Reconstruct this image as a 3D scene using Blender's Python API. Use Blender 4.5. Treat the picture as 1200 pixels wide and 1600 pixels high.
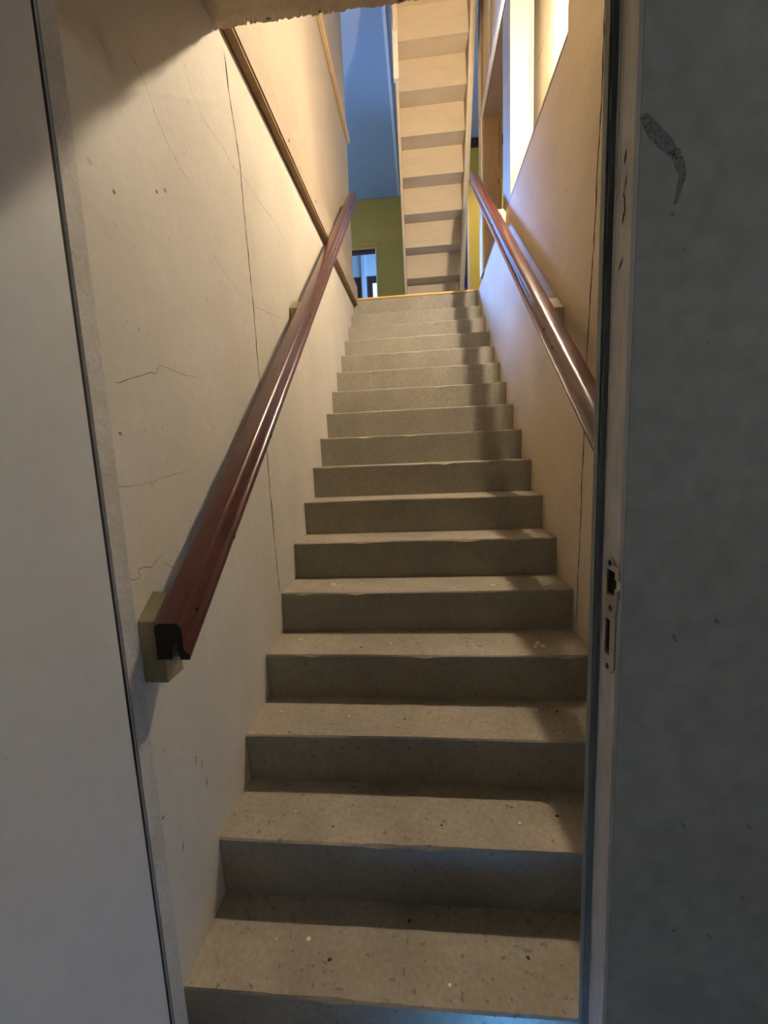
import bpy, bmesh, math, random
from mathutils import Vector, Matrix

random.seed(11)
scene = bpy.context.scene
for o in list(bpy.data.objects):
    bpy.data.objects.remove(o, do_unlink=True)
COL = scene.collection

# ------------------------------------------------------------------ camera
cam_d = bpy.data.cameras.new('camera')
cam = bpy.data.objects.new('camera', cam_d)
COL.objects.link(cam)
CR = Vector((0.9948, 0.0871, -0.0418)); CF = Vector((-0.0920, 0.9866, -0.1354))
CR.normalize(); CF.normalize(); CU = CR.cross(CF).normalized()
CF = CU.cross(CR).normalized()
m = Matrix((CR, CU, -CF)).transposed().to_4x4()
m.translation = Vector((0.6403, -0.5896, 1.4928))
cam.matrix_world = m
cam_d.sensor_fit = 'HORIZONTAL'; cam_d.sensor_width = 36.0
cam_d.lens = 36.0 * 641.67 / 1200.0
cam_d.clip_start = 0.02
scene.camera = cam

# ------------------------------------------------------------------ world, light, exposure
world = bpy.data.worlds.new('world'); scene.world = world
world.use_nodes = True
bg = world.node_tree.nodes['Background']
bg.inputs['Color'].default_value = (0.30, 0.58, 1.0, 1)
bg.inputs['Strength'].default_value = 1.1
scene.view_settings.view_transform = 'Standard'
scene.view_settings.look = 'None'
scene.view_settings.gamma = 1.0
scene.view_settings.use_curve_mapping = False
scene.view_settings.exposure = 2.5

BLUE = (0.20, 0.45, 1.0)
def area(name, loc, aim, sx, sy, energy, color):
    d = bpy.data.lights.new(name, 'AREA'); d.shape = 'RECTANGLE'
    d.size = sx; d.size_y = sy; d.energy = energy; d.color = color
    o = bpy.data.objects.new(name, d); COL.objects.link(o)
    o.location = loc
    o.rotation_euler = (Vector(aim) - Vector(loc)).to_track_quat('-Z', 'Z').to_euler()
    return o
# daylight in the corridor window upstairs (left), in the back room, and an unseen fill lamp added in the basement
cd_ = area('corridor_daylight', (-1.55, 6.1, 4.75), (1.2, 2.8, 2.9), 0.9, 0.9, 34, (0.15, 0.38, 1.0)); cd_.data.spread = math.radians(110)
area('back_room_daylight', (0.9, 7.85, 4.6), (-1, 7.85, 4.5), 1.1, 1.2, 12, BLUE)
area('basement_fill', (2.36, -1.5, 2.1), (0.6, 0.0, 1.6), 0.9, 0.6, 1.5, (1.0, 0.96, 0.90))
# unseen spot lamp added for a narrow blue beam on the basement floor just before the first step
sd = bpy.data.lights.new('basement_fill_spot', 'SPOT'); sd.energy = 2200; sd.color = (0.12, 0.42, 1.0)
sd.spot_size = math.radians(4.5); sd.spot_blend = 0.25; sd.shadow_soft_size = 0.02
so = bpy.data.objects.new('basement_fill_spot', sd); COL.objects.link(so)
so.location = (0.75, -2.3, 2.0)
so.rotation_euler = (Vector((0.84, 0.02, 0.0)) - Vector(so.location)).to_track_quat('-Z', 'Y').to_euler()

# ------------------------------------------------------------------ materials
def mat(name, c1, c2=None, scale=6.0, rough=0.75, bump=0.0, bscale=40.0, spots=None, spot_amt=0.03,
        stretch=(1, 1, 1), spec=0.4, fine=0.25, coat=0.0):
    mt = bpy.data.materials.new(name); mt.use_nodes = True
    nt = mt.node_tree; N = nt.nodes; L = nt.links
    b = N['Principled BSDF']
    b.inputs['Roughness'].default_value = rough
    b.inputs['Specular IOR Level'].default_value = spec
    if coat: b.inputs['Coat Weight'].default_value = coat; b.inputs['Coat Roughness'].default_value = 0.18
    if c2 is None: c2 = tuple(x * 0.82 for x in c1)
    tc = N.new('ShaderNodeTexCoord'); mp = N.new('ShaderNodeMapping')
    mp.inputs['Scale'].default_value = stretch
    L.new(tc.outputs['Object'], mp.inputs['Vector'])
    n1 = N.new('ShaderNodeTexNoise'); n1.inputs['Scale'].default_value = scale
    n1.inputs['Detail'].default_value = 6; n1.inputs['Roughness'].default_value = 0.6
    L.new(mp.outputs[0], n1.inputs['Vector'])
    r1 = N.new('ShaderNodeValToRGB')
    r1.color_ramp.elements[0].position = 0.32; r1.color_ramp.elements[1].position = 0.68
    r1.color_ramp.elements[0].color = (*c2, 1); r1.color_ramp.elements[1].color = (*c1, 1)
    L.new(n1.outputs['Fac'], r1.inputs['Fac'])
    n2 = N.new('ShaderNodeTexNoise'); n2.inputs['Scale'].default_value = scale * 14
    n2.inputs['Detail'].default_value = 4
    L.new(mp.outputs[0], n2.inputs['Vector'])
    mr = N.new('ShaderNodeMapRange'); mr.inputs['To Min'].default_value = 1 - fine; mr.inputs['To Max'].default_value = 1 + fine
    L.new(n2.outputs['Fac'], mr.inputs['Value'])
    mx = N.new('ShaderNodeVectorMath'); mx.operation = 'SCALE'
    L.new(r1.outputs['Color'], mx.inputs[0]); L.new(mr.outputs[0], mx.inputs['Scale'])
    out = mx.outputs[0]
    if spots:
        n3 = N.new('ShaderNodeTexNoise'); n3.inputs['Scale'].default_value = 55
        n3.inputs['Detail'].default_value = 3
        L.new(tc.outputs['Object'], n3.inputs['Vector'])
        r3 = N.new('ShaderNodeValToRGB')
        r3.color_ramp.elements[0].position = 0.70 - spot_amt; r3.color_ramp.elements[1].position = 0.74 - spot_amt
        r3.color_ramp.elements[0].color = (0, 0, 0, 1); r3.color_ramp.elements[1].color = (0.8, 0.8, 0.8, 1)
        L.new(n3.outputs['Fac'], r3.inputs['Fac'])
        mm = N.new('ShaderNodeMix'); mm.data_type = 'RGBA'
        L.new(r3.outputs['Color'], mm.inputs[0]); L.new(out, mm.inputs[6]); mm.inputs[7].default_value = (*spots, 1)
        out = mm.outputs[2]
    L.new(out, b.inputs['Base Color'])
    if bump:
        nb = N.new('ShaderNodeTexNoise'); nb.inputs['Scale'].default_value = bscale; nb.inputs['Detail'].default_value = 5
        L.new(mp.outputs[0], nb.inputs['Vector'])
        bp = N.new('ShaderNodeBump'); bp.inputs['Strength'].default_value = bump; bp.inputs['Distance'].default_value = 0.01
        L.new(nb.outputs['Fac'], bp.inputs['Height']); L.new(bp.outputs[0], b.inputs['Normal'])
    return mt

def flat(name, c, rough=0.6, metal=0.0, emit=None, estr=0.0):
    mt = bpy.data.materials.new(name); mt.use_nodes = True
    b = mt.node_tree.nodes['Principled BSDF']
    b.inputs['Base Color'].default_value = (*c, 1); b.inputs['Roughness'].default_value = rough
    b.inputs['Metallic'].default_value = metal
    if emit:
        b.inputs['Emission Color'].default_value = (*emit, 1); b.inputs['Emission Strength'].default_value = estr
    return mt

M = {
 'plaster_left': mat('plaster_left', (0.65, 0.615, 0.545), (0.575, 0.54, 0.465), 2.6, 0.6, 0.12, 22, fine=0.07, spots=(0.47, 0.41, 0.33), spot_amt=0.03),
 'plaster_right': mat('plaster_right', (0.66, 0.56, 0.41), (0.58, 0.48, 0.34), 2.6, 0.62, 0.12, 22, fine=0.07, spots=(0.46, 0.37, 0.25), spot_amt=0.03),
 'cream': mat('cream_upper', (0.38, 0.325, 0.25), (0.35, 0.30, 0.23), 2.5, 0.6, 0.1, 20, fine=0.08),
 'cream_wood': mat('cream_wood', (0.54, 0.45, 0.32), (0.49, 0.40, 0.28), 5, 0.55, 0.08, 25, stretch=(1, 1, 4), fine=0.1),
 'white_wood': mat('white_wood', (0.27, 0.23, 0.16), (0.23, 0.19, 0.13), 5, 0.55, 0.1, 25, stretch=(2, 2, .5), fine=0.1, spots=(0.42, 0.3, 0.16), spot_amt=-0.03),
 'tan_wood': mat('tan_wood', (0.60, 0.43, 0.25), (0.50, 0.34, 0.18), 6, 0.6, 0.08, 25, stretch=(2, 2, .4), fine=0.12),
 'soffit': mat('soffit_wood', (0.54, 0.42, 0.32), (0.48, 0.36, 0.27), 5, 0.6),
 'brown_edge': mat('brown_edge', (0.30, 0.19, 0.09), (0.2, 0.12, 0.06), 9, 0.7),
 'scuffed_board': mat('scuffed_board', (0.41, 0.35, 0.265), (0.37, 0.31, 0.23), 4, 0.6, 0.1, 25, stretch=(1, .5, 2), spots=(0.3, 0.22, 0.14), spot_amt=0.0),
 'slab': mat('slab_paint', (0.52, 0.42, 0.29), (0.44, 0.35, 0.24), 3, 0.8, 0.15, 40),
 'riser': mat('stair_riser', (0.345, 0.325, 0.275), (0.275, 0.258, 0.215), 4, 0.62, 0.2, 45, spots=(0.17, 0.15, 0.12), spot_amt=0.03),
 'tread': mat('stair_tread', (0.41, 0.36, 0.285), (0.31, 0.27, 0.21), 5, 0.7, 0.25, 55, spots=(0.2, 0.165, 0.125), spot_amt=0.055),
 'nosing': mat('yellow_nosing', (0.80, 0.55, 0.20), (0.72, 0.46, 0.15), 6, 0.45),
 'mahogany': mat('mahogany', (0.115, 0.036, 0.029), (0.07, 0.022, 0.018), 7, 0.30, 0.05, 60, stretch=(3, .35, 3), spec=0.5, coat=0.35),
 'rail_end': flat('rail_end', (0.012, 0.009, 0.008), 0.85),
 'block': mat('block_wood', (0.36, 0.31, 0.19), (0.25, 0.21, 0.12), 8, 0.75, 0.15, 40, stretch=(1, 1, .3)),
 'block_cream': mat('block_cream', (0.62, 0.52, 0.36), (0.5, 0.41, 0.27), 8, 0.7, 0.1, 40),
 'leaf': mat('door_leaf_paint', (0.60, 0.61, 0.61), (0.55, 0.56, 0.555), 2.5, 0.5, 0.05, 60, fine=0.06, spots=(0.36, 0.35, 0.32), spot_amt=-0.05),
 'jamb_white': mat('jamb_plaster', (0.55, 0.54, 0.50), (0.45, 0.44, 0.40), 9, 0.7, 0.3, 70),
 'jamb_grey': mat('jamb_grey', (0.72, 0.70, 0.66), (0.6, 0.58, 0.54), 7, 0.6, 0.1, 60, stretch=(1, 1, .3)),
 'stop_green': mat('stop_green', (0.3, 0.34, 0.34), (0.22, 0.25, 0.24), 8, 0.6, 0.1, 60, stretch=(1, 1, .3)),
 'wall_grey': mat('wall_grey_green', (0.52, 0.575, 0.575), (0.45, 0.49, 0.475), 2.6, 0.65, 0.12, 45, spots=(0.07, 0.08, 0.06), spot_amt=-0.045),
 'basement_dark': mat('basement_brown', (0.12, 0.11, 0.10), None, 2.5, 0.8),
 'steel': flat('plate_steel', (0.55, 0.54, 0.5), 0.42, 0.75),
 'gap_shade': flat('dark_gap_shade', (0.018, 0.015, 0.013), 0.9),
 'dark': flat('dark_cavity', (0.008, 0.007, 0.006), 0.9),
 'crack': flat('crack_dark', (0.05, 0.03, 0.016), 0.95),
 'hair': flat('crack_faint', (0.27, 0.22, 0.16), 0.95),
 'chip': mat('chip_white', (0.8, 0.77, 0.7), (0.6, 0.54, 0.44), 60, 0.8),
 'flake': flat('paint_flake', (0.8, 0.78, 0.7), 0.7),
 'grit': flat('dirt_crumb', (0.07, 0.055, 0.04), 0.95),
 'ceiling': mat('ceiling_paint', (0.36, 0.41, 0.46), (0.34, 0.39, 0.44), 2, 0.8, fine=0.04),
 'yellow': mat('yellow_wall', (0.70, 0.41, 0.08), (0.64, 0.37, 0.07), 2, 0.7, fine=0.06),
 'yellow_b': mat('yellow_bright', (0.78, 0.54, 0.08), (0.72, 0.49, 0.07), 2, 0.7, fine=0.06),
 'blue_room': mat('back_room_paint', (0.62, 0.68, 0.74), (0.56, 0.62, 0.68), 2, 0.8, fine=0.04),
 'dark_wood': mat('dark_wood', (0.085, 0.035, 0.025), (0.05, 0.02, 0.016), 9, 0.5, stretch=(2, 2, .4)),
 'white_trim': mat('white_trim', (0.76, 0.74, 0.68), (0.68, 0.66, 0.6), 6, 0.6),
 'floor_up': mat('upper_floor', (0.42, 0.30, 0.17), (0.34, 0.24, 0.13), 4, 0.5),
 'floor_low': mat('basement_floor', (0.5, 0.5, 0.48), (0.42, 0.42, 0.4), 4, 0.7),
 'red': flat('red_paper', (0.55, 0.035, 0.06), 0.6), 'purple': flat('purple_paper', (0.12, 0.04, 0.30), 0.6),
 'pink': flat('pink_paper', (0.5, 0.13, 0.38), 0.6),
 'leafgreen': mat('hedge_green', (0.02, 0.03, 0.015), (0.01, 0.014, 0.008), 12, 0.8),
 'bulb': flat('bulb_glow', (1, .9, .7), 0.4, emit=(1.0, 0.82, 0.60), estr=925),
 'bulb2': flat('bulb_glow_dim', (1, .9, .7), 0.4, emit=(1.0, 0.82, 0.60), estr=210),
 'brass': flat('socket_brass', (0.6, 0.45, 0.2), 0.35, 0.9),
}
# pane glass
g = bpy.data.materials.new('pane_glass'); g.use_nodes = True
gb = g.node_tree.nodes['Principled BSDF']; gb.inputs['Transmission Weight'].default_value = 1.0
gb.inputs['Roughness'].default_value = 0.02; gb.inputs['IOR'].default_value = 1.45; M['glass'] = g
# scuff: dark rubber mark with broken coverage
s = bpy.data.materials.new('rubber_scuff'); s.use_nodes = True
nt = s.node_tree; N = nt.nodes; L = nt.links; sb = N['Principled BSDF']
sb.inputs['Base Color'].default_value = (0.035, 0.045, 0.035, 1); sb.inputs['Roughness'].default_value = 0.9
tc = N.new('ShaderNodeTexCoord'); nn = N.new('ShaderNodeTexNoise'); nn.inputs['Scale'].default_value = 320; nn.inputs['Detail'].default_value = 5
L.new(tc.outputs['Object'], nn.inputs['Vector'])
rr = N.new('ShaderNodeMapRange'); rr.inputs['From Min'].default_value = 0.3; rr.inputs['From Max'].default_value = 0.75
rr.inputs['To Min'].default_value = 0.0; rr.inputs['To Max'].default_value = 0.6
L.new(nn.outputs['Fac'], rr.inputs['Value']); L.new(rr.outputs[0], sb.inputs['Alpha']); M['scuff'] = s

# ------------------------------------------------------------------ helpers
def obj(name, bm, material, parent=None, smooth=False):
    bmesh.ops.recalc_face_normals(bm, faces=bm.faces)
    me = bpy.data.meshes.new(name); bm.to_mesh(me); bm.free()
    mats = material if isinstance(material, (list, tuple)) else [material]
    for k in mats: me.materials.append(M[k])
    if smooth:
        for p in me.polygons: p.use_smooth = True
    o = bpy.data.objects.new(name, me); COL.objects.link(o)
    if parent: o.parent = parent
    return o
def tag(o, label=None, cat=None, group=None, kind=None):
    if label: o['label'] = label
    if cat: o['category'] = cat
    if group: o['group'] = group
    if kind: o['kind'] = kind
    return o
def empty(name, loc=(0, 0, 0)):
    o = bpy.data.objects.new(name, None); COL.objects.link(o); o.empty_display_size = 0.05
    return o
def box(bm, x0, x1, y0, y1, z0, z1, mi=0):
    v = [bm.verts.new(p) for p in ((x0,y0,z0),(x1,y0,z0),(x1,y1,z0),(x0,y1,z0),(x0,y0,z1),(x1,y0,z1),(x1,y1,z1),(x0,y1,z1))]
    for f in ((0,3,2,1),(4,5,6,7),(0,1,5,4),(1,2,6,5),(2,3,7,6),(3,0,4,7)):
        fc = bm.faces.new([v[i] for i in f]); fc.material_index = mi
    return v
def B(name, dims, material, parent=None, bevel=0.0):
    bm = bmesh.new(); box(bm, *dims)
    if bevel: bmesh.ops.bevel(bm, geom=bm.edges[:], offset=bevel, segments=2, affect='EDGES')
    return obj(name, bm, material, parent)
def S(name, dims, material, label=None):
    bm = bmesh.new()
    for d in (dims if isinstance(dims[0], (list, tuple)) else [dims]): box(bm, *d)
    o = obj(name, bm, material); o['kind'] = 'structure'
    if label: o['label'] = label
    return o
def prism_x(bm, pts, x0, x1, mi=0):
    """polygon in (y,z) extruded along x"""
    a = [bm.verts.new((x0, y, z)) for y, z in pts]; b = [bm.verts.new((x1, y, z)) for y, z in pts]
    n = len(pts)
    fs = [bm.faces.new(a), bm.faces.new(b[::-1])] + [bm.faces.new((a[i], b[i], b[(i+1) % n], a[(i+1) % n])) for i in range(n)]
    for f in fs: f.material_index = mi
    return fs
def ribbon_on_x(name, pts, X, sgn, width, material, parent, sub=5, jit=0.003):
    """crack: thin jagged strip lying on the wall plane x = X, facing sgn"""
    P = []
    for (a, b) in zip(pts[:-1], pts[1:]):
        for k in range(sub):
            t = k / sub
            P.append(Vector((a[0] + (b[0]-a[0])*t + random.uniform(-jit, jit), a[1] + (b[1]-a[1])*t + random.uniform(-jit, jit))))
    P.append(Vector(pts[-1]))
    bm = bmesh.new(); prev = None; n = len(P)
    for i, p in enumerate(P):
        d = (P[min(i+1, n-1)] - P[max(i-1, 0)]); d = d.normalized() if d.length > 1e-6 else Vector((0, 1))
        nrm = Vector((-d.y, d.x)); w = width * random.uniform(0.5, 1.25) * (0.35 if i in (0, n-1) else 1) / 2
        q = [bm.verts.new((X + sgn*0.0006, (p + nrm*s*w).x, (p + nrm*s*w).y)) for s in (-1, 1)]
        if prev: bm.faces.new((prev[0], prev[1], q[1], q[0]))
        prev = q
    return obj(name, bm, material, parent)
def disc_x(name, X, sgn, y, z, r, h, material, parent, n=10, jit=0.0):
    bm = bmesh.new(); pts = []
    for k in range(n):
        a = 2*math.pi*k/n; rr = r*(1 + random.uniform(-jit, jit)); pts.append((y + rr*math.cos(a), z + rr*math.sin(a)))
    prism_x(bm, pts, X, X + sgn*h); return obj(name, bm, material, parent)

# ------------------------------------------------------------------ measures
W = 1.267; H = 0.18; D = 0.2283; NS = 17; FZ = 3.095
SY = {i: i*D for i in range(0, NS+2)}
SZ = {i: i*H for i in range(0, NS+1)}
for i, dz in {1: -0.006, 2: 0.008, 3: 0.003, 4: 0.003, 17: 0.035}.items(): SZ[i] += dz
SZ[0] = 0.0
WE = 3.93        # end of the left stair wall

# ------------------------------------------------------------------ basement landing
S('floor', (-1.4, 2.4, -2.7, SY[1]+0.0, -0.15, 0.0), 'floor_low')
S('wall_front', [(0.9155, 2.4, -0.012, 0.0995, 0, 2.9), (-1.4, -0.08, 0.0, 0.0995, 0, 2.9), (-0.08, 0.9155, 0.0, 0.0995, 2.36, 2.9)], 'wall_grey',
  'grey-green painted wall around the doorway at the foot of the stairs')
wf = bpy.data.objects['wall_front']
S('wall_back', (-1.4, 2.4, -2.8, -2.7, 0, 2.9), 'basement_dark')
S('wall_room_left', (-1.5, -1.4, -2.8, 0.1, 0, 2.9), 'basement_dark')
S('wall_room_right', (2.4, 2.5, -2.8, 0.1, 0, 2.9), 'basement_dark')
S('ceiling', (-1.5, 2.5, -2.8, 0.1, 2.9, 3.0), 'basement_dark')

# ------------------------------------------------------------------ walls of the flight
def rect_yz(bm, x0, x1, pts): prism_x(bm, pts, x0, x1)
bm = bmesh.new()
prism_x(bm, [(0.1, -0.1), (WE, -0.1), (WE, 3.047), (0.93, 2.972), (0.93, 2.915), (0.1, 2.915)], -0.3, 0.0)
wl = tag(obj('wall_left', bm, 'plaster_left'), 'cream plaster wall with cracks on the left of the stairs', kind='structure')
bm = bmesh.new()
prism_x(bm, [(0.93, 2.973), (WE, 3.048), (WE, 5.81), (-0.4, 5.81), (-0.4, 3.1), (0.93, 3.1)], -0.3, 0.0006)
wlu = tag(obj('wall_left_upper', bm, 'cream'), 'warm cream upper wall above the left ledge', kind='structure')
# ledge board along the left wall
bm = bmesh.new()
prism_x(bm, [(0.94, 2.985), (WE-0.02, 3.058), (WE-0.02, 3.235), (0.94, 3.165)], 0.0045, 0.042)
t = tag(obj('trim_1', bm, 'scuffed_board'), 'scuffed cream board along the ledge of the left wall', kind='structure')
bm = bmesh.new()
prism_x(bm, [(0.94, 2.973), (WE-0.03, 3.046), (WE-0.03, 3.057), (0.94, 2.984)], 0.0045, 0.036)
obj('underside_shade', bm, 'brown_edge', t)  # brown strip carries the shade under the board in its colour
for y, z in ((1.62, 3.05), (2.15, 3.07), (3.2, 3.10), (3.72, 3.11)):
    disc_x('nail_hole', 0.042, 1, y, z, 0.007, 0.0012, 'dark', t, 8)
# thin batten high on the left wall
bm = bmesh.new()
prism_x(bm, [(0.9, 4.56), (3.9, 4.585), (3.94, 4.60), (3.94, 4.64), (0.9, 4.62)], 0.0045, 0.03)
tag(obj('trim_2', bm, 'tan_wood'), 'thin tan batten high on the left upper wall', kind='structure')

# right wall: low part, full-height near part, posts
bm = bmesh.new()
prism_x(bm, [(0.1, -0.1), (3.88, -0.1), (3.88, 3.095), (0.1, 3.095)], W, W+0.35)
wr = tag(obj('wall_right', bm, 'plaster_right'), 'ochre cream plaster wall on the right of the stairs', kind='structure')
S('wall_over_recess', (W+0.001, W+0.183, 2.632, 3.45, 4.37, 5.81), 'plaster_right', 'cream wall panel above the boxed lintel')
S('wall_right_upper', (W, W+0.35, -0.4, 1.33, 3.0955, 5.81), 'plaster_right',
  'cream wall above the sill on the right')
# recess behind the sill: board wall of wide horizontal boards
nb = tag(empty('wall_recess'), 'whitish boarded back wall of the recess above the right sill', kind='structure')
zz = 3.0955
for h_ in (0.815, 0.46, 0.5, 0.45):
    B('plank', (1.45, 1.475, 1.33, 3.45, zz, zz + h_ - 0.006), 'white_wood', nb, 0.002); zz += h_
B('backing', (1.476, 1.6, 1.33, 3.45, 3.0955, 5.81), 'brown_edge', nb)
ribbon_on_x('crack', [(1.9, 4.0), (2.0, 4.06), (2.1, 4.02), (2.16, 4.1)], 1.45, -1, 0.004, 'crack', nb)
# sill bead
bm = bmesh.new(); box(bm, W-0.0012, W+0.03, 1.33, 3.45, 3.0955, 3.113)
bmesh.ops.bevel(bm, geom=bm.edges[:], offset=0.001, segments=1, affect='EDGES')
tag(obj('trim_3', bm, 'white_wood'), 'thin pale sill bead along the top of the right wall', kind='structure')
# bright post
p = tag(empty('wooden_post'), 'pale cracked wooden post standing on the right wall sill', 'post')
bm = bmesh.new(); box(bm, 1.271, 1.415, 2.395, 2.63, 3.1135, 5.81)
bmesh.ops.bevel(bm, geom=bm.edges[:], offset=0.003, segments=1, affect='EDGES')
obj('shaft', bm, 'white_wood', p)
def crack_front(y, pts, w, parent, material='crack'):
    bm = bmesh.new(); prev = None
    for i, (x, z) in enumerate(pts):
        ww = w*random.uniform(.6, 1.2)/2*(0.3 if i in (0, len(pts)-1) else 1)
        q = [bm.verts.new((x-ww, y-0.0006, z)), bm.verts.new((x+ww, y-0.0006, z))]
        if prev: bm.faces.new((prev[0], prev[1], q[1], q[0]))
        prev = q
    return obj('crack', bm, material, parent)
crack_front(2.395, [(1.392, 4.2), (1.395, 4.05), (1.398, 3.9), (1.394, 3.82), (1.399, 3.7), (1.396, 3.6), (1.399, 3.5)], 0.004, p)
crack_front(2.395, [(1.388, 4.02), (1.384, 3.9), (1.389, 3.8), (1.383, 3.72), (1.378, 3.66)], 0.003, p)
crack_front(2.395, [(1.362, 3.62), (1.364, 3.56), (1.361, 3.5)], 0.003, p)
# tan post farther up
p = tag(empty('wooden_post'), 'tan wooden post at the far end of the right sill', 'post')
B('shaft', (1.255, 1.425, 3.452, 3.60, 3.0958, 5.30), 'tan_wood', p, 0.003)
B('edge_strip', (1.247, 1.2545, 3.456, 3.60, 3.0958, 5.30), 'white_trim', p, 0.001)
crack_front(3.452, [(1.405, 4.30), (1.40, 4.2), (1.403, 4.1), (1.398, 4.02), (1.402, 3.94)], 0.008, p)
crack_front(3.452, [(1.408, 3.86), (1.395, 3.85), (1.393, 3.8)], 0.008, p)
crack_front(3.452, [(1.403, 3.84), (1.405, 3.6), (1.402, 3.4), (1.404, 3.2)], 0.004, p)
# lintel over the recess
lt = tag(empty('lintel'), 'pinkish boxed lintel between the two posts on the right', 'lintel')
B('soffit_board', (1.272, 1.448, 2.632, 3.450, 4.352, 4.369), 'soffit', lt)
B('edge_strip', (1.247, 1.2665, 2.40, 3.450, 4.345, 4.395), 'white_trim', lt, 0.002)
B('edge_strip', (1.252, 1.2665, 3.05, 3.085, 4.396, 5.79), 'white_trim', lt, 0.002)

# slab over the foot of the stairs with broken plaster edge
bm = bmesh.new(); n = 170; a = []; b = []
for k in range(n+1):
    x = 0.0005 + (W-0.001)*k/n; j = random.uniform(-.0022, .0022) - (0.006 if random.random() < .06 else 0) + .002*math.sin(x*37)
    a.append(bm.verts.new((x, 0.93 + j, 2.916 + random.uniform(0, .006)))); b.append(bm.verts.new((x, 0.93 + j*0.4, 3.095)))
a2 = [bm.verts.new((W-0.0005, 0.101, 2.916)), bm.verts.new((0.0005, 0.101, 2.916))]
b2 = [bm.verts.new((W-0.0005, 0.101, 3.095)), bm.verts.new((0.0005, 0.101, 3.095))]
ai = [bm.verts.new((v.co.x, 0.905, 2.916)) for v in a]
for k in range(n): bm.faces.new((a[k], a[k+1], ai[k+1], ai[k]))
bm.faces.new(ai + a2); bm.faces.new(b + b2)
for k in range(n): bm.faces.new((a[k], a[k+1], b[k+1], b[k]))
bm.faces.new((a[-1], ai[-1], a2[0], b2[0], b[-1])); bm.faces.new((a2[0], a2[1], b2[1], b2[0])); bm.faces.new((a2[1], ai[0], a[0], b[0], b2[1]))
sl = tag(obj('ceiling_slab', bm, 'slab'), 'low ceiling slab with ragged edge above the bottom steps', kind='structure')
for x in (0.19, 0.36, 0.62, 0.645, 0.70, 0.86, 1.0):
    bm = bmesh.new(); bmesh.ops.create_icosphere(bm, subdivisions=1, radius=random.uniform(.006, .011))
    for v in bm.verts: v.co = Vector((v.co.x*random.uniform(.8, 1.5) + x, v.co.y*.6 + 0.918, v.co.z*.35 + 2.915))
    obj('plaster_crumb', bm, 'brown_edge', sl)
S('floor_over_landing', (W+0.36, 2.6, -0.4, 3.9, 2.95, 3.09), 'floor_up')
S('wall_near_upper', (-0.3, W+0.35, -0.5, -0.4, 2.9, 5.81), 'cream')

# cracks in the plaster
c1 = [(0.998,2.913),(1.011,2.785),(1.038,2.691),(1.06,2.588),(1.061,2.457),(1.067,2.348),(1.075,2.213),(1.08,2.12),(1.079,1.901),(1.087,1.752),(1.1,1.519),(1.1,1.385),(1.106,1.274),(1.111,1.047),(1.122,0.91)]
ribbon_on_x('crack', c1, 0, 1, 0.008, 'crack', wl)
r1 = [(0.984,2.91),(0.985,2.756),(0.99,2.612),(1.005,2.47),(1.014,2.297),(1.026,2.158),(1.044,2.016),(1.061,1.82),(1.067,1.635),(1.071,1.491),(1.081,1.342),(1.081,1.24),(1.087,1.11),(1.099,0.974),(1.099,0.78)]
ribbon_on_x('crack', r1, W, -1, 0.009, 'crack', wr)
hairs = [
 [(0.71,2.612),(0.73,2.579),(0.762,2.56),(0.81,2.55),(0.904,2.559),(0.983,2.546),(1.048,2.557),(1.146,2.578)],
 [(0.427,2.448),(0.448,2.434),(0.467,2.429),(0.493,2.41),(0.507,2.392),(0.533,2.359),(0.566,2.332),(0.614,2.309),(0.663,2.296)],
 [(1.113,2.565),(1.242,2.568),(1.438,2.588),(1.643,2.571)],
 [(0.259,1.67),(0.322,1.692),(0.382,1.715),(0.402,1.714),(0.419,1.74),(0.437,1.741),(0.521,1.736),(0.611,1.742)],
 [(0.228,1.246),(0.26,1.242),(0.257,1.262),(0.277,1.262),(0.305,1.255),(0.327,1.269),(0.343,1.276)],
 [(0.207,1.456),(0.258,1.45),(0.347,1.455),(0.427,1.467),(0.487,1.472)],
 [(0.76,2.152),(0.841,2.128),(0.945,2.106),(1.109,2.106),(1.403,2.156)],
 [(1.188,2.158),(1.292,2.113),(1.409,2.062)], [(0.35,1.255),(0.368,1.24),(0.388,1.228)]]
for k, h_ in enumerate(hairs): ribbon_on_x('hairline_crack', h_, 0, 1, 0.0022 if k < 5 else 0.0016, 'hair', wl, 4, 0.0018)
for y, z in ((0.491,2.174),(0.53,2.199),(0.328,2.08),(0.255,1.564),(0.236,0.654)):
    disc_x('stain', 0, 1, y, z, 0.0045, 0.0006, 'hair', wl, 8, .3)
for y, z in ((0.382,0.674),(0.409,0.642),(0.42,0.572),(0.288,0.506)):
    ribbon_on_x('scratch', [(y, z), (y+.004, z+.012), (y+.009, z+.022)], 0, 1, 0.0035, 'crack', wl, 2, .001)
for y, z, r in ((0.615,1.618,.008),(0.625,1.608,.006),(0.642,1.612,.007),(0.634,1.598,.007),(0.641,1.588,.0065)):
    disc_x('plaster_chip', 0, 1, y, z, r, 0.0009, 'chip', wl, 9, .3)
disc_x('plaster_chip', W, -1, 1.075, 1.07, .005, 0.0009, 'chip', wr, 8, .3)
for y, z in ((2.9, 2.72), (2.35, 2.66), (1.75, 2.3), (1.55, 2.05), (1.9, 1.9)):
    disc_x('stain', W, -1, y, z, 0.004, 0.0006, 'hair', wr, 8, .3)

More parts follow.
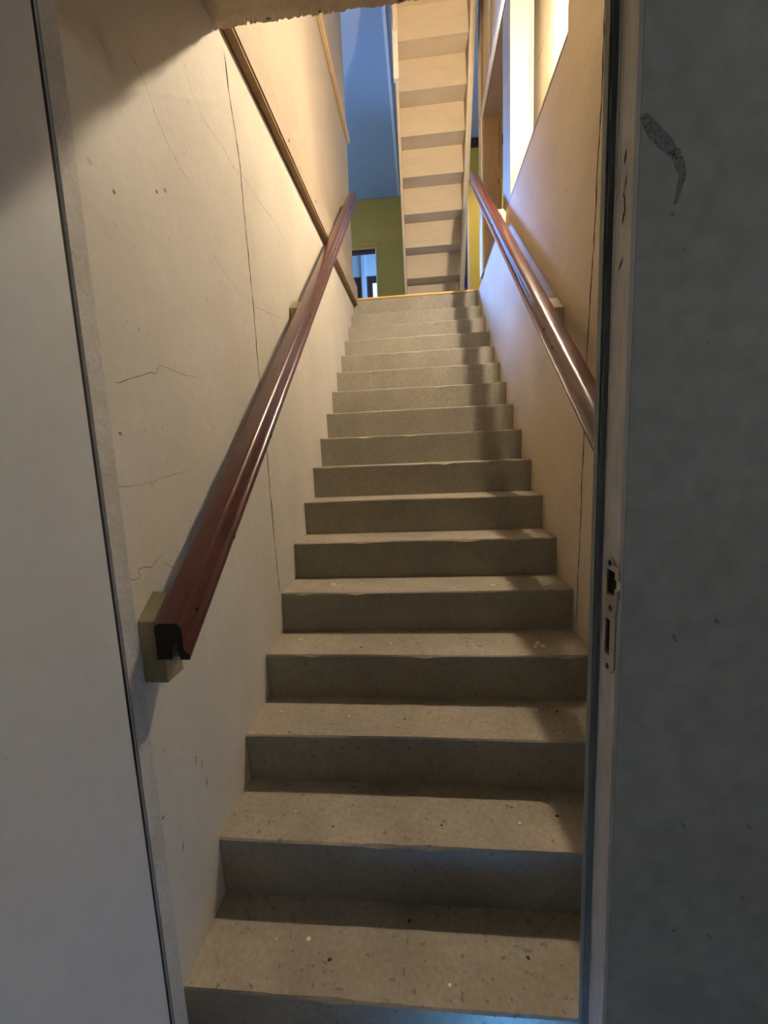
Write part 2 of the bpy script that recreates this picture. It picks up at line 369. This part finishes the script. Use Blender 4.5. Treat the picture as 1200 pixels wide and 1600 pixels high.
# ------------------------------------------------------------------ concrete stairs
st = tag(empty('concrete_staircase'), 'long flight of worn grey concrete steps between plaster walls', 'staircase')
for i in range(1, NS+1):
    bm = bmesh.new(); n = 26; z0 = SZ[i-1]; z1 = SZ[i]; y0 = SY[i]; y1 = SY[i+1] + 0.10 if i < NS else SY[i] + 0.30
    rows = []
    for k in range(n+1):
        x = 0.0008 + (W-0.0016)*k/n; wv = 0.0022*math.sin(x*5 + i*1.7)
        ch = random.random() < .07; j = random.uniform(-.0012, .0012); d_ = 0.005 + (0.007 if ch else 0)
        pr = [(y0 + 0.002, z0), (y0 + wv*.6, z1 - d_ - random.uniform(0, .002)), (y0 + d_*.8 + j, z1 + wv*.5 - (.002 if ch else 0)), (y0 + .03, z1), (y1, z1), (y1, z0)]
        rows.append([bm.verts.new((x, a_, b_)) for a_, b_ in pr])
    for k in range(n):
        for q in range(6):
            f = bm.faces.new((rows[k][q], rows[k+1][q], rows[k+1][(q+1) % 6], rows[k][(q+1) % 6]))
            f.material_index = 0 if q in (0, 5) else 1
    bm.faces.new(rows[0][::-1]); bm.faces.new(rows[-1])
    so_ = obj('step', bm, ['riser', 'tread'], st)
B('nosing_strip', (0.006, W-0.001, SY[NS]-0.006, SY[NS]+0.035, SZ[NS]+0.0005, SZ[NS]+0.02), 'nosing', st, 0.003)

ORD = {1: 'very first', 2: 'second', 3: 'third', 4: 'fourth', 5: 'fifth'}
fl = {1: [(0.294,0.351,.006),(0.203,0.346,.003),(0.675,0.274,.005)], 2: [(0.908,0.547,.005),(0.206,0.559,.003),(0.498,0.5,.002)],
      3: [(1.037,0.847,.005),(0.349,0.792,.004),(0.428,0.825,.003),(0.085,0.816,.004)],
      4: [(1.087,1.016,.008),(1.099,0.988,.009),(1.066,0.978,.007),(1.075,1.0,.006),(0.105,1.046,.007),(0.494,1.016,.005),(0.27,1.059,.005)],
      5: [(0.945,1.213,.010),(1.02,1.237,.008),(0.21,1.262,.009),(0.347,1.266,.008),(0.975,1.235,.007)]}
def crumb(name, x, y, z, r, h, material):
    bm = bmesh.new(); nn_ = 6
    a = []; b = []
    for k in range(nn_):
        an = 2*math.pi*k/nn_ + random.uniform(-.3, .3); q = r*random.uniform(.6, 1.3)
        a.append(bm.verts.new((q*math.cos(an), q*math.sin(an)*.8, 0))); b.append(bm.verts.new((q*.8*math.cos(an), q*.7*math.sin(an), h)))
    bm.faces.new(a); bm.faces.new(b)
    for k in range(nn_): bm.faces.new((a[k], a[(k+1) % nn_], b[(k+1) % nn_], b[k]))
    o = obj(name, bm, material); o.location = (x, y, z); return o
for i, L_ in fl.items():
    for (x, y, r) in L_:
        tag(crumb('paint_flake', x, y, SZ[i]+0.0003, r*1.3, 0.0025, 'flake'), 'small white paint flake lying on the %s step from the bottom' % ORD[i], 'paint flake', 'white paint flakes on the lower steps')
dk = {1: [(0.361,0.308),(0.571,0.411),(0.884,0.343)], 2: [(0.339,0.51),(0.672,0.53),(0.898,0.604),(1.028,0.579)], 3: [(0.555,0.783),(0.154,0.70),(1.108,0.842)], 4: [(0.855,0.988),(0.379,0.976)]}
for i, L_ in dk.items():
    for (x, y) in L_:
        tag(crumb('dirt_crumb', x, y, SZ[i]+0.0003, random.uniform(.003, .006), 0.003, 'grit'), 'tiny dark dirt crumb lying on the %s step from the bottom' % ORD[i], 'dirt', 'dark dirt crumbs on the lower steps')

# ------------------------------------------------------------------ handrails
PROF = [(0, 0), (0, .070), (.003, .078), (.010, .082), (.044, .082), (.053, .080), (.059, .074), (.062, .065), (.0625, .045), (.061, .030),
        (.064, .020), (.070, .014), (.075, .012), (.075, .002), (.072, 0), (.052, 0), (.049, .034), (.044, .040), (.039, .034), (.034, 0)]
def handrail(label, sgn, xw, y0, zb0, slope, y1, blocks, screws, bmat):
    """sgn=+1 rail on the left wall (profile grows to +x from xw), -1 mirrored"""
    t = tag(empty('handrail'), label, 'handrail', 'wooden handrails on the stair walls')
    bm = bmesh.new()
    ys = [y0 + (y1-y0)*k/12 for k in range(13)]
    rows = [[bm.verts.new((xw + sgn*u, y, zb0 + slope*(y-y0) + v)) for u, v in PROF] for y in ys]
    n = len(PROF)
    for a, b in zip(rows[:-1], rows[1:]):
        for q in range(n): bm.faces.new((a[q], a[(q+1) % n], b[(q+1) % n], b[q]))
    f1 = bm.faces.new(rows[0]); f2 = bm.faces.new(rows[-1][::-1]); f1.material_index = 1; f2.material_index = 1
    r = obj('rail', bm, ['mahogany', 'rail_end'], t)
    for p_ in r.data.polygons: p_.use_smooth = len(p_.vertices) == 4
    r.data.set_sharp_from_angle(angle=math.radians(35)) if hasattr(r.data, 'set_sharp_from_angle') else None
    wx = 0.0 if sgn > 0 else W
    for (by, bl, drop) in blocks:
        bm = bmesh.new(); zt = zb0 + slope*(by-y0) + 0.052
        prism_x(bm, [(by, zt-drop), (by+bl, zt-drop), (by+bl, zt+slope*bl), (by, zt)], wx + sgn*0.0012, xw - sgn*0.0006)
        bmesh.ops.bevel(bm, geom=bm.edges[:], offset=0.002, segments=1, affect='EDGES')
        bk = obj('bracket_block', bm, bmat, t)
        # strap that runs from the block into the groove of the rail
        xs = sorted((xw + sgn*0.0, xw + sgn*0.046))
        zc = zb0 + slope*(by-y0)
        bm = bmesh.new()
        prism_x(bm, [(by+.012, zc-.036), (by+.05, zc-.036+slope*.038), (by+.05, zc-.006+slope*.038), (by+.012, zc-.006)], xs[0], xs[1])
        sp = obj('bracket_arm', bm, 'block', t)
        bm = bmesh.new(); xa, xb = sorted((xw + sgn*0.0365, xw + sgn*0.0465))
        prism_x(bm, [(by+.012, zc-.006), (by+.05, zc-.006+slope*.038), (by+.05, zc+.026+slope*.038), (by+.012, zc+.026)], xa, xb)
        obj('bracket_tongue', bm, 'steel', t)
        bm = bmesh.new(); bmesh.ops.create_cone(bm, cap_ends=True, segments=10, radius1=.006, radius2=.006, depth=.004,
            matrix=Matrix.Translation((xw + sgn*.028, by+.0105, zc-.018)) @ Matrix.Rotation(math.pi/2, 4, 'X'))
        obj('screw', bm, 'grit', sp)
    for (y, dz) in screws:
        zc = zb0 + slope*(y-y0) + dz
        bm = bmesh.new(); bmesh.ops.create_cone(bm, cap_ends=True, segments=10, radius1=.0045, radius2=.0045, depth=.0045,
            matrix=Matrix.Translation((xw + sgn*(.0625 if dz > .025 else .0745), y, zc)) @ Matrix.Rotation(math.pi/2, 4, 'Y'))
        obj('screw', bm, 'dark', r)
    return t
handrail('mahogany handrail on the left wall with its cut end in view', 1, 0.058, 0.205, 1.074, 0.831, 3.50,
         [(0.232, 0.062, 0.145), (1.56, 0.07, 0.11), (3.33, 0.07, 0.10)], [(0.27, .035), (1.50, .036), (2.32, .036), (0.46, .007), (0.80, .007)], 'block')
handrail('mahogany handrail on the right wall partly hidden by the door jamb', -1, 1.213, 0.205, 1.094, 0.8455, 3.50,
         [(0.30, 0.07, 0.12), (1.32, 0.075, 0.10), (2.50, 0.075, 0.10)], [(1.20, .036), (1.09, .03), (2.34, .036)], 'block_cream')

# ------------------------------------------------------------------ door leaf and frame at the foot
dr = tag(empty('door_1'), 'pale grey door leaf standing open on the left', kind='structure')
bm = bmesh.new(); box(bm, 0.008, 0.05, -0.745, 0.114, 0.012, 2.30)
bmesh.ops.bevel(bm, geom=bm.edges[:], offset=0.0025, segments=2, affect='EDGES'); obj('leaf', bm, 'leaf', dr)
for z in (0.25, 1.2, 2.1):
    bm = bmesh.new(); bmesh.ops.create_cone(bm, cap_ends=True, segments=12, radius1=.007, radius2=.007, depth=.09, matrix=Matrix.Translation((0.0, 0.104, z)))
    obj('hinge', bm, 'steel', dr)
fr = tag(empty('trim_4'), 'worn grey door frame with a steel strike plate', kind='structure')
bm = bmesh.new(); box(bm, -0.079, 0.034, 0.141, 0.190, 0.0, 2.30); bmesh.ops.bevel(bm, geom=bm.edges[:], offset=0.004, segments=2, affect='EDGES')
obj('jamb', bm, 'jamb_white', fr)
B('gap_shade', (-0.05, 0.031, 0.1225, 0.1405, 0.0, 2.30), 'gap_shade', fr)  # dark strip that paints the shade in the gap beside the leaf
JX = 0.909; ya, yb = -0.012, 0.0395     # rebate strip that carries the strike plate
bm = bmesh.new()
# strip with two pockets (latch and bolt) left open
lat = (1.279, 1.317); bol = (1.190, 1.243); py0, py1 = 0.004, 0.018
XB = 0.915
box(bm, JX, XB, ya, yb, 0.0, bol[0]); box(bm, JX, XB, ya, yb, bol[1], lat[0]); box(bm, JX, XB, ya, yb, lat[1], 2.36)
for z0, z1 in (bol, lat):
    box(bm, JX, XB, py1 + 0.010, yb, z0, z1)
    box(bm, JX if z0 == bol[0] else JX+0.003, XB, ya, py0 - 0.004, z0, z1)
obj('jamb', bm, 'jamb_grey', fr)
for z0, z1 in (bol, lat): B('mortise_shade', (JX+0.0035, XB-0.0002, py0-0.004, py1+0.010, z0, z1), 'dark', fr)  # dark boxes paint the shade inside the shallow pockets
# edge chips of the jamb, stop and back lip
bm = bmesh.new(); box(bm, JX-0.010, XB, 0.04, 0.060, 0.0, 2.36); bmesh.ops.bevel(bm, geom=bm.edges[:], offset=0.003, segments=2, affect='EDGES')
obj('door_stop', bm, 'stop_green', fr)
B('door_head', (0.05, 0.90, -0.012, 0.118, 2.31, 2.359), 'jamb_grey', fr, 0.003)
# strike plate with two openings, rounded ends
bm = bmesh.new(); XP = JX - 0.0022
def plate_outline():
    o_ = [(-0.011, 1.176), (-0.0095, 1.168), (0.002, 1.160), (0.014, 1.160), (0.0215, 1.168), (0.0235, 1.178)]
    o_ += [(0.0235, 1.318), (0.0215, 1.328), (0.014, 1.336), (0.004, 1.336), (-0.006, 1.328), (-0.009, 1.322)]
    o_ += [(-0.009, 1.326), (-0.0145, 1.326), (-0.0145, 1.262), (-0.011, 1.262)]
    return o_
outer = plate_outline()
def quadp(y0, y1, z0, z1): box(bm, XP, JX, y0, y1, z0, z1)
quadp(-0.011, py0, bol[0], bol[1]); quadp(py1, 0.0235, bol[0], bol[1])
quadp(-0.0145, -0.006, lat[0], lat[1]-0.024); quadp(-0.0145, -0.006, lat[1]-0.010, lat[1]); quadp(py1, 0.0235, lat[0], lat[1])
quadp(-0.0145, 0.0235, bol[1]+0.019, lat[0]); quadp(-0.011, 0.0235, bol[1], bol[1]+0.019)
prism_x(bm, [(-0.0145, lat[1]), (0.0235, lat[1]), (0.0235, 1.323), (0.018, 1.332), (0.010, 1.336), (0.002, 1.334), (-0.006, 1.326), (-0.0145, 1.326)], XP, JX)
prism_x(bm, [(-0.011, bol[0]), (0.0235, bol[0]), (0.0235, 1.174), (0.018, 1.164), (0.010, 1.160), (0.002, 1.162), (-0.006, 1.168), (-0.011, 1.174)], XP, JX)
pl = obj('strike_plate', bm, 'steel', fr); pl['label'] = 'worn steel strike plate with two dark slots'
for y, z in ((0.010, 1.327), (0.004, 1.262), (0.008, 1.171)): disc_x('screw', XP, -1, y, z, 0.0042, 0.001, 'grit', pl, 10)
# dents in the jamb
for pts in ([(0.012, 1.775), (0.006, 1.79), (0.010, 1.81), (0.004, 1.83)], [(0.018, 1.72), (0.006, 1.735)], [(0.010, 1.845), (0.007, 1.86)]):
    ribbon_on_x('dent', pts, JX, -1, 0.004, 'dark', fr, 3, 0.001)
ribbon_on_x('groove', [(0.030, 2.3), (0.030, 1.9), (0.0305, 1.7)], JX, -1, 0.002, 'stop_green', fr, 6, 0.0006)
ribbon_on_x('groove', [(0.022, 2.3), (0.022, 1.95), (0.0225, 1.75)], JX, -1, 0.0012, 'stop_green', fr, 6, 0.0006)
# scuff marks on the grey wall (right of the jamb)
def smear(pts, widths):
    bm = bmesh.new(); prev = None; n = len(pts)
    for i, ((x, z), w_) in enumerate(zip(pts, widths)):
        d = Vector(pts[min(i+1, n-1)]) - Vector(pts[max(i-1, 0)]); d.normalize(); nr = Vector((-d.y, d.x))
        q = [bm.verts.new((x + nr.x*w_*s, -0.0126, z + nr.y*w_*s)) for s in (-1, -.4, .4, 1)]
        if prev:
            for k in range(3): bm.faces.new((prev[k], prev[k+1], q[k+1], q[k]))
        prev = q
    return obj('scuff_mark', bm, 'scuff', wf)
smear([(1.001,1.878),(0.928+.08,1.864),(0.955,1.842)][2:] + [(0.962,1.826),(0.966,1.812),(0.962,1.795),(0.959,1.782)], [.006, .006, .0045, .003, .002])
smear([(0.917,1.884),(0.930,1.866),(0.945,1.850),(0.957,1.836)], [.005, .0085, .0085, .005])
smear([(0.955,1.773),(0.959,1.770)], [.002, .002])
for x, z in ((0.987,1.223),(1.04,1.248),(1.014,0.928),(1.104,0.932),(1.104,0.81),(1.062,0.738)):
    smear([(x-.003, z+.006), (x, z), (x+.003, z-.005)], [.001, .0028, .001])

# ------------------------------------------------------------------ upper floor
S('floor_upper', [(-2.2, 3.0, SY[NS]+0.31, 9.3, 2.9, FZ), (-2.2, -0.301, SY[NS], SY[NS]+0.31, 2.9, FZ), (W+0.36, 3.0, SY[NS]+.02, SY[NS]+0.31, 2.9, FZ)], 'floor_up')
S('ceiling_upper', (-2.3, 3.1, -0.5, 9.3, 5.815, 5.95), 'ceiling', 'bluish white ceiling of the upper floor')
B('trim_5', (0.395, 0.43, 3.3, 6.95, 5.795, 5.8145), 'white_trim').__setitem__('kind', 'structure')
S('wall_far', [(-2.2, -0.92, 7.0, 7.12, FZ, 5.81), (-0.01, 1.40, 7.0, 7.12, FZ, 5.81), (-0.92, -0.01, 7.0, 7.12, 5.03, 5.81), (1.4, 3.0, 7.0, 7.12, FZ, 5.81)], 'yellow',
  'olive yellow far wall of the upper floor with a doorway')
tr = tag(B('trim_6', (-0.98, 0.02, 6.965, 6.999, 5.075, 5.125), 'yellow', None, 0.004), 'yellow ledge over the far doorway', kind='structure')
tr = tag(empty('trim_7'), 'dark and pale lining of the far doorway', kind='structure')
B('head', (-0.915, -0.03, 7.0, 7.11, 4.995, 5.029), 'dark_wood', tr); B('side', (-0.029, -0.011, 6.99, 7.121, FZ, 5.029), 'white_trim', tr)
S('wall_corridor_left', [(-1.7, -1.6, 3.5, 5.6, FZ, 5.81), (-1.7, -1.6, 5.6, 6.999, FZ, 3.95), (-1.7, -1.6, 5.6, 6.999, 5.25, 5.81), (-1.7, -1.6, 7.121, 8.599, FZ, 5.81)], 'cream')
S('wall_corridor_near', (-2.2, -0.301, 3.4, 3.5, FZ, 5.81), 'cream')
wd = tag(empty('window_1'), 'corridor window on the far left of the upper floor', kind='structure')
B('frame', (-1.69, -1.63, 5.601, 6.998, 3.951, 4.0), 'white_trim', wd); B('frame', (-1.69, -1.63, 5.601, 6.998, 5.20, 5.249), 'white_trim', wd)
B('pane', (-1.665, -1.655, 5.61, 6.99, 4.001, 5.199), 'glass', wd)
S('wall_upper_right', (3.0, 3.1, -0.4, 9.3, FZ, 5.81), 'cream')
S('wall_upper_near', (W+0.36, 3.0, -0.5, -0.4, FZ, 5.81), 'cream')
# yellow partition behind the stairs
yp = tag(empty('wall_partition'), 'bright yellow partition seen right of the steep wooden stairs', kind='structure')
B('panel', (1.43, 2.4, 5.9, 5.98, FZ, 5.40), 'yellow_b', yp); B('panel', (1.43, 2.4, 5.915, 5.98, 5.41, 5.72), 'yellow_b', yp)
B('edge_strip', (1.408, 1.4295, 5.89, 5.98, FZ, 5.40), 'white_trim', yp)
B('beam', (1.41, 2.4, 5.86, 5.98, 5.725, 5.81), 'dark_wood', yp)
# dark panels added to paint the shaded gap behind the steep stairs, with wrapped packs
cb = tag(empty('backdrop'), 'dark brown backdrop added for the shaded gap behind the steep wooden stairs', 'backdrop')
B('back_panel', (0.95, 1.405, 6.28, 6.30, FZ+0.001, 5.2), 'dark_wood', cb); B('side_panel', (0.95, 0.97, 5.95, 6.279, FZ+0.001, 5.2), 'dark_wood', cb)
B('shelf', (0.971, 1.405, 5.97, 6.279, 3.80, 3.82), 'dark_wood', cb); B('top_panel', (0.95, 1.405, 5.95, 6.30, 5.201, 5.22), 'dark_wood', cb)
def pack(name, dims, m1, m2, label):
    t = tag(empty(name), label, 'box'); x0, x1, y0, y1, z0, z1 = dims
    B('carton', dims, m1, t, 0.006); B('lid', (x0-.002, x1+.002, y0-.002, y1+.002, z1+.0005, z1+.02), m2, t, 0.004)
pack('gift_box', (1.27, 1.40, 6.0, 6.14, 3.8205, 3.93), 'pink', 'purple', 'pink and purple box at the bottom of the dark gap by the stairs')
pack('gift_box', (1.275, 1.395, 6.005, 6.135, 3.9525, 4.07), 'purple', 'red', 'red box on top of the purple box by the stairs')

# ------------------------------------------------------------------ steep wooden stairs seen from below
ws = tag(empty('wooden_staircase'), 'steep cream wooden stairs seen from underneath on the upper floor', 'staircase')
SC = 1.316; hh = 0.19*SC; dd = 0.135*SC; td = 0.12*SC
YY0 = 3.919*SC - 0.5896; ZZ0 = 1.548*SC + 1.4928
XL, XR = 0.546, 1.158
for k in range(-1, 9):
    y = YY0 - k*dd; z = ZZ0 + k*hh
    B('tread', (XL, XR, y, y + td + 0.06, z, z + 0.028), 'cream_wood', ws, 0.002)
    zb = z - hh - 0.0003
    if k == -1: zb = FZ + 0.001
    B('riser', (XL, XR, y + td, y + td + 0.0195, zb, z - 0.0005), 'cream_wood', ws)
def stringer(x0, x1, front, back, material):
    bm = bmesh.new(); sl_ = hh/dd
    ktop = 8.6; zt = ZZ0 + ktop*hh; zb = FZ + 0.0008
    yf = lambda z: YY0 - (z - ZZ0)/sl_
    prism_x(bm, [(yf(zb) - front, zb), (yf(zb) + back, zb), (yf(zt) + back, zt), (yf(zt) - front, zt)], x0, x1)
    bmesh.ops.bevel(bm, geom=bm.edges[:], offset=0.003, segments=1, affect='EDGES')
    return obj('stringer', bm, material, ws)
stringer(XL-0.030, XL-0.0008, 0.03, 0.27, 'cream_wood'); stringer(XR+0.0008, XR+0.052, 0.075, 0.27, 'cream_wood')
B('side_board', (0.506, 0.5515, 3.44, 3.49, 4.72, 5.30), 'white_trim', ws, 0.003)

# ------------------------------------------------------------------ back room behind the far doorway
S('wall_back_room', [(-2.2, -0.93, 8.6, 8.7, FZ, 5.81), (-0.50, -0.37, 8.6, 8.7, FZ, 5.81), (0.30, 1.0, 8.6, 8.7, FZ, 5.81), (-0.93, -0.50, 8.6, 8.7, 5.245, 5.81), (-0.37, 0.30, 8.6, 8.7, 5.245, 5.81)], 'blue_room',
  'pale wall of the back room seen through the far doorway')
S('wall_back_room_right', (1.0, 1.1, 7.12, 8.7, FZ, 5.81), 'blue_room')
B('trim_8', (-0.475, -0.40, 8.55, 8.599, FZ+.001, 5.81), 'blue_room').__setitem__('kind', 'structure')
def glazed(name, x0, x1, label):
    t = tag(empty(name), label, kind='structure'); z0, z1 = FZ+0.002, 5.243; y0, y1 = 8.585, 8.66
    for d_ in ((x0, x0+.05, z0, z1), (x1-.05, x1, z0, z1), (x0+.051, x1-.051, z1-.05, z1)): B('frame', (d_[0], d_[1], y0, y1, d_[2], d_[3]), 'dark_wood', t, 0.003)
    for d_ in ((x0+.052, x0+.115, z0, z1-.052), (x1-.115, x1-.052, z0, z1-.052), (x0+.116, x1-.116, z1-.13, z1-.052), (x0+.116, x1-.116, z0, z0+.6)): B('stile', (d_[0], d_[1], y0+.015, y1-.015, d_[2], d_[3]), 'dark_wood', t, 0.002)
    B('pane', (x0+.116, x1-.116, 8.62, 8.626, z0+.602, z1-.132), 'glass', t)
glazed('door_2', -0.928, -0.502, 'dark glazed wooden door on the left through the far doorway')
glazed('door_3', -0.368, 0.298, 'dark glazed wooden door on the right through the far doorway')
# hedge outside behind those doors
for x, z, r, lb in ((-1.08, 4.1, 0.72, 'dark hedge bush outside the left glazed door'), (0.12, 4.15, 0.75, 'dark hedge bush outside the right glazed door')):
    bm = bmesh.new(); bmesh.ops.create_icosphere(bm, subdivisions=4, radius=1)
    for v in bm.verts:
        q = 1 + 0.16*math.sin(v.co.x*9 + x*3)*math.cos(v.co.z*11) + random.uniform(-.07, .07)
        v.co = Vector((v.co.x*q*.48, v.co.y*q*.4, v.co.z*q*r*1.35))
        v.co += Vector((x, 9.25, z))
    tag(obj('bush', bm, 'leafgreen'), lb, 'bush')

# ------------------------------------------------------------------ lamp on the recess wall (above the frame)
lm = tag(empty('wall_lamp'), 'bare bulb wall lamp on the boards above the right sill', 'lamp')
LX, LY, LZ = 1.292, 1.70, 3.80
bm = bmesh.new(); bmesh.ops.create_icosphere(bm, subdivisions=3, radius=0.028)
for v in bm.verts:
    if v.co.x > 0: v.co.x *= 1.5; v.co.y *= 1 - .35*min(1, v.co.x/.05); v.co.z *= 1 - .35*min(1, v.co.x/.05)
    v.co += Vector((LX, LY, LZ))
obj('bulb', bm, 'bulb', lm, True)
bm = bmesh.new(); bmesh.ops.create_cone(bm, cap_ends=True, segments=16, radius1=.018, radius2=.022, depth=.05, matrix=Matrix.Translation((1.366, LY, LZ)) @ Matrix.Rotation(math.pi/2, 4, 'Y'))
obj('socket', bm, 'brass', lm)
bm = bmesh.new(); bmesh.ops.create_cone(bm, cap_ends=True, segments=20, radius1=.04, radius2=.045, depth=.0575, matrix=Matrix.Translation((1.4205, LY, LZ)) @ Matrix.Rotation(math.pi/2, 4, 'Y'))
obj('base', bm, 'white_trim', lm)

# pendant lamp of the room to the right of the upper landing (out of view)
pd = tag(empty('pendant_lamp'), 'bare bulb pendant lamp in the room right of the landing', 'lamp')
PX, PY, PZ = 2.1, 4.7, 5.35
bm = bmesh.new(); bmesh.ops.create_icosphere(bm, subdivisions=3, radius=0.036)
for v in bm.verts: v.co += Vector((PX, PY, PZ))
obj('bulb', bm, 'bulb2', pd, True)
bm = bmesh.new(); bmesh.ops.create_cone(bm, cap_ends=True, segments=16, radius1=.024, radius2=.016, depth=.06, matrix=Matrix.Translation((PX, PY, PZ+.064)))
obj('socket', bm, 'brass', pd)
bm = bmesh.new(); bmesh.ops.create_cone(bm, cap_ends=True, segments=8, radius1=.004, radius2=.004, depth=.36, matrix=Matrix.Translation((PX, PY, PZ+.275)))
obj('cord', bm, 'dark', pd)

bm = bmesh.new(); sg = 28; pr = [(.03, .10), (.06, .085), (.11, .04), (.15, -.015), (.152, -.02), (.147, -.02), (.107, .034), (.057, .078), (.03, .093)]
rg = [[bm.verts.new((PX + r_*math.cos(2*math.pi*k/sg), PY + r_*math.sin(2*math.pi*k/sg), PZ + z_)) for k in range(sg)] for r_, z_ in pr]
for a_, b_ in zip(rg, rg[1:] + rg[:1]):
    for k in range(sg): bm.faces.new((a_[k], a_[(k+1) % sg], b_[(k+1) % sg], b_[k]))
obj('shade', bm, 'stop_green', pd, True)

# put every Empty at the base of its thing (children keep their place)
for e in [o for o in COL.objects if o.type == 'EMPTY' and o.parent is None]:
    pts = []
    st_ = list(e.children)
    while st_:
        c = st_.pop(); st_ += list(c.children)
        if c.type == 'MESH': pts += [c.matrix_basis @ v.co for v in c.data.vertices] if c.parent == e else []
    if not pts: continue
    lo = [min(p_[i] for p_ in pts) for i in range(3)]; hi = [max(p_[i] for p_ in pts) for i in range(3)]
    base = Vector(((lo[0]+hi[0])/2, (lo[1]+hi[1])/2, lo[2]))
    e.location = base
    for c in e.children: c.location = Vector(c.location) - base
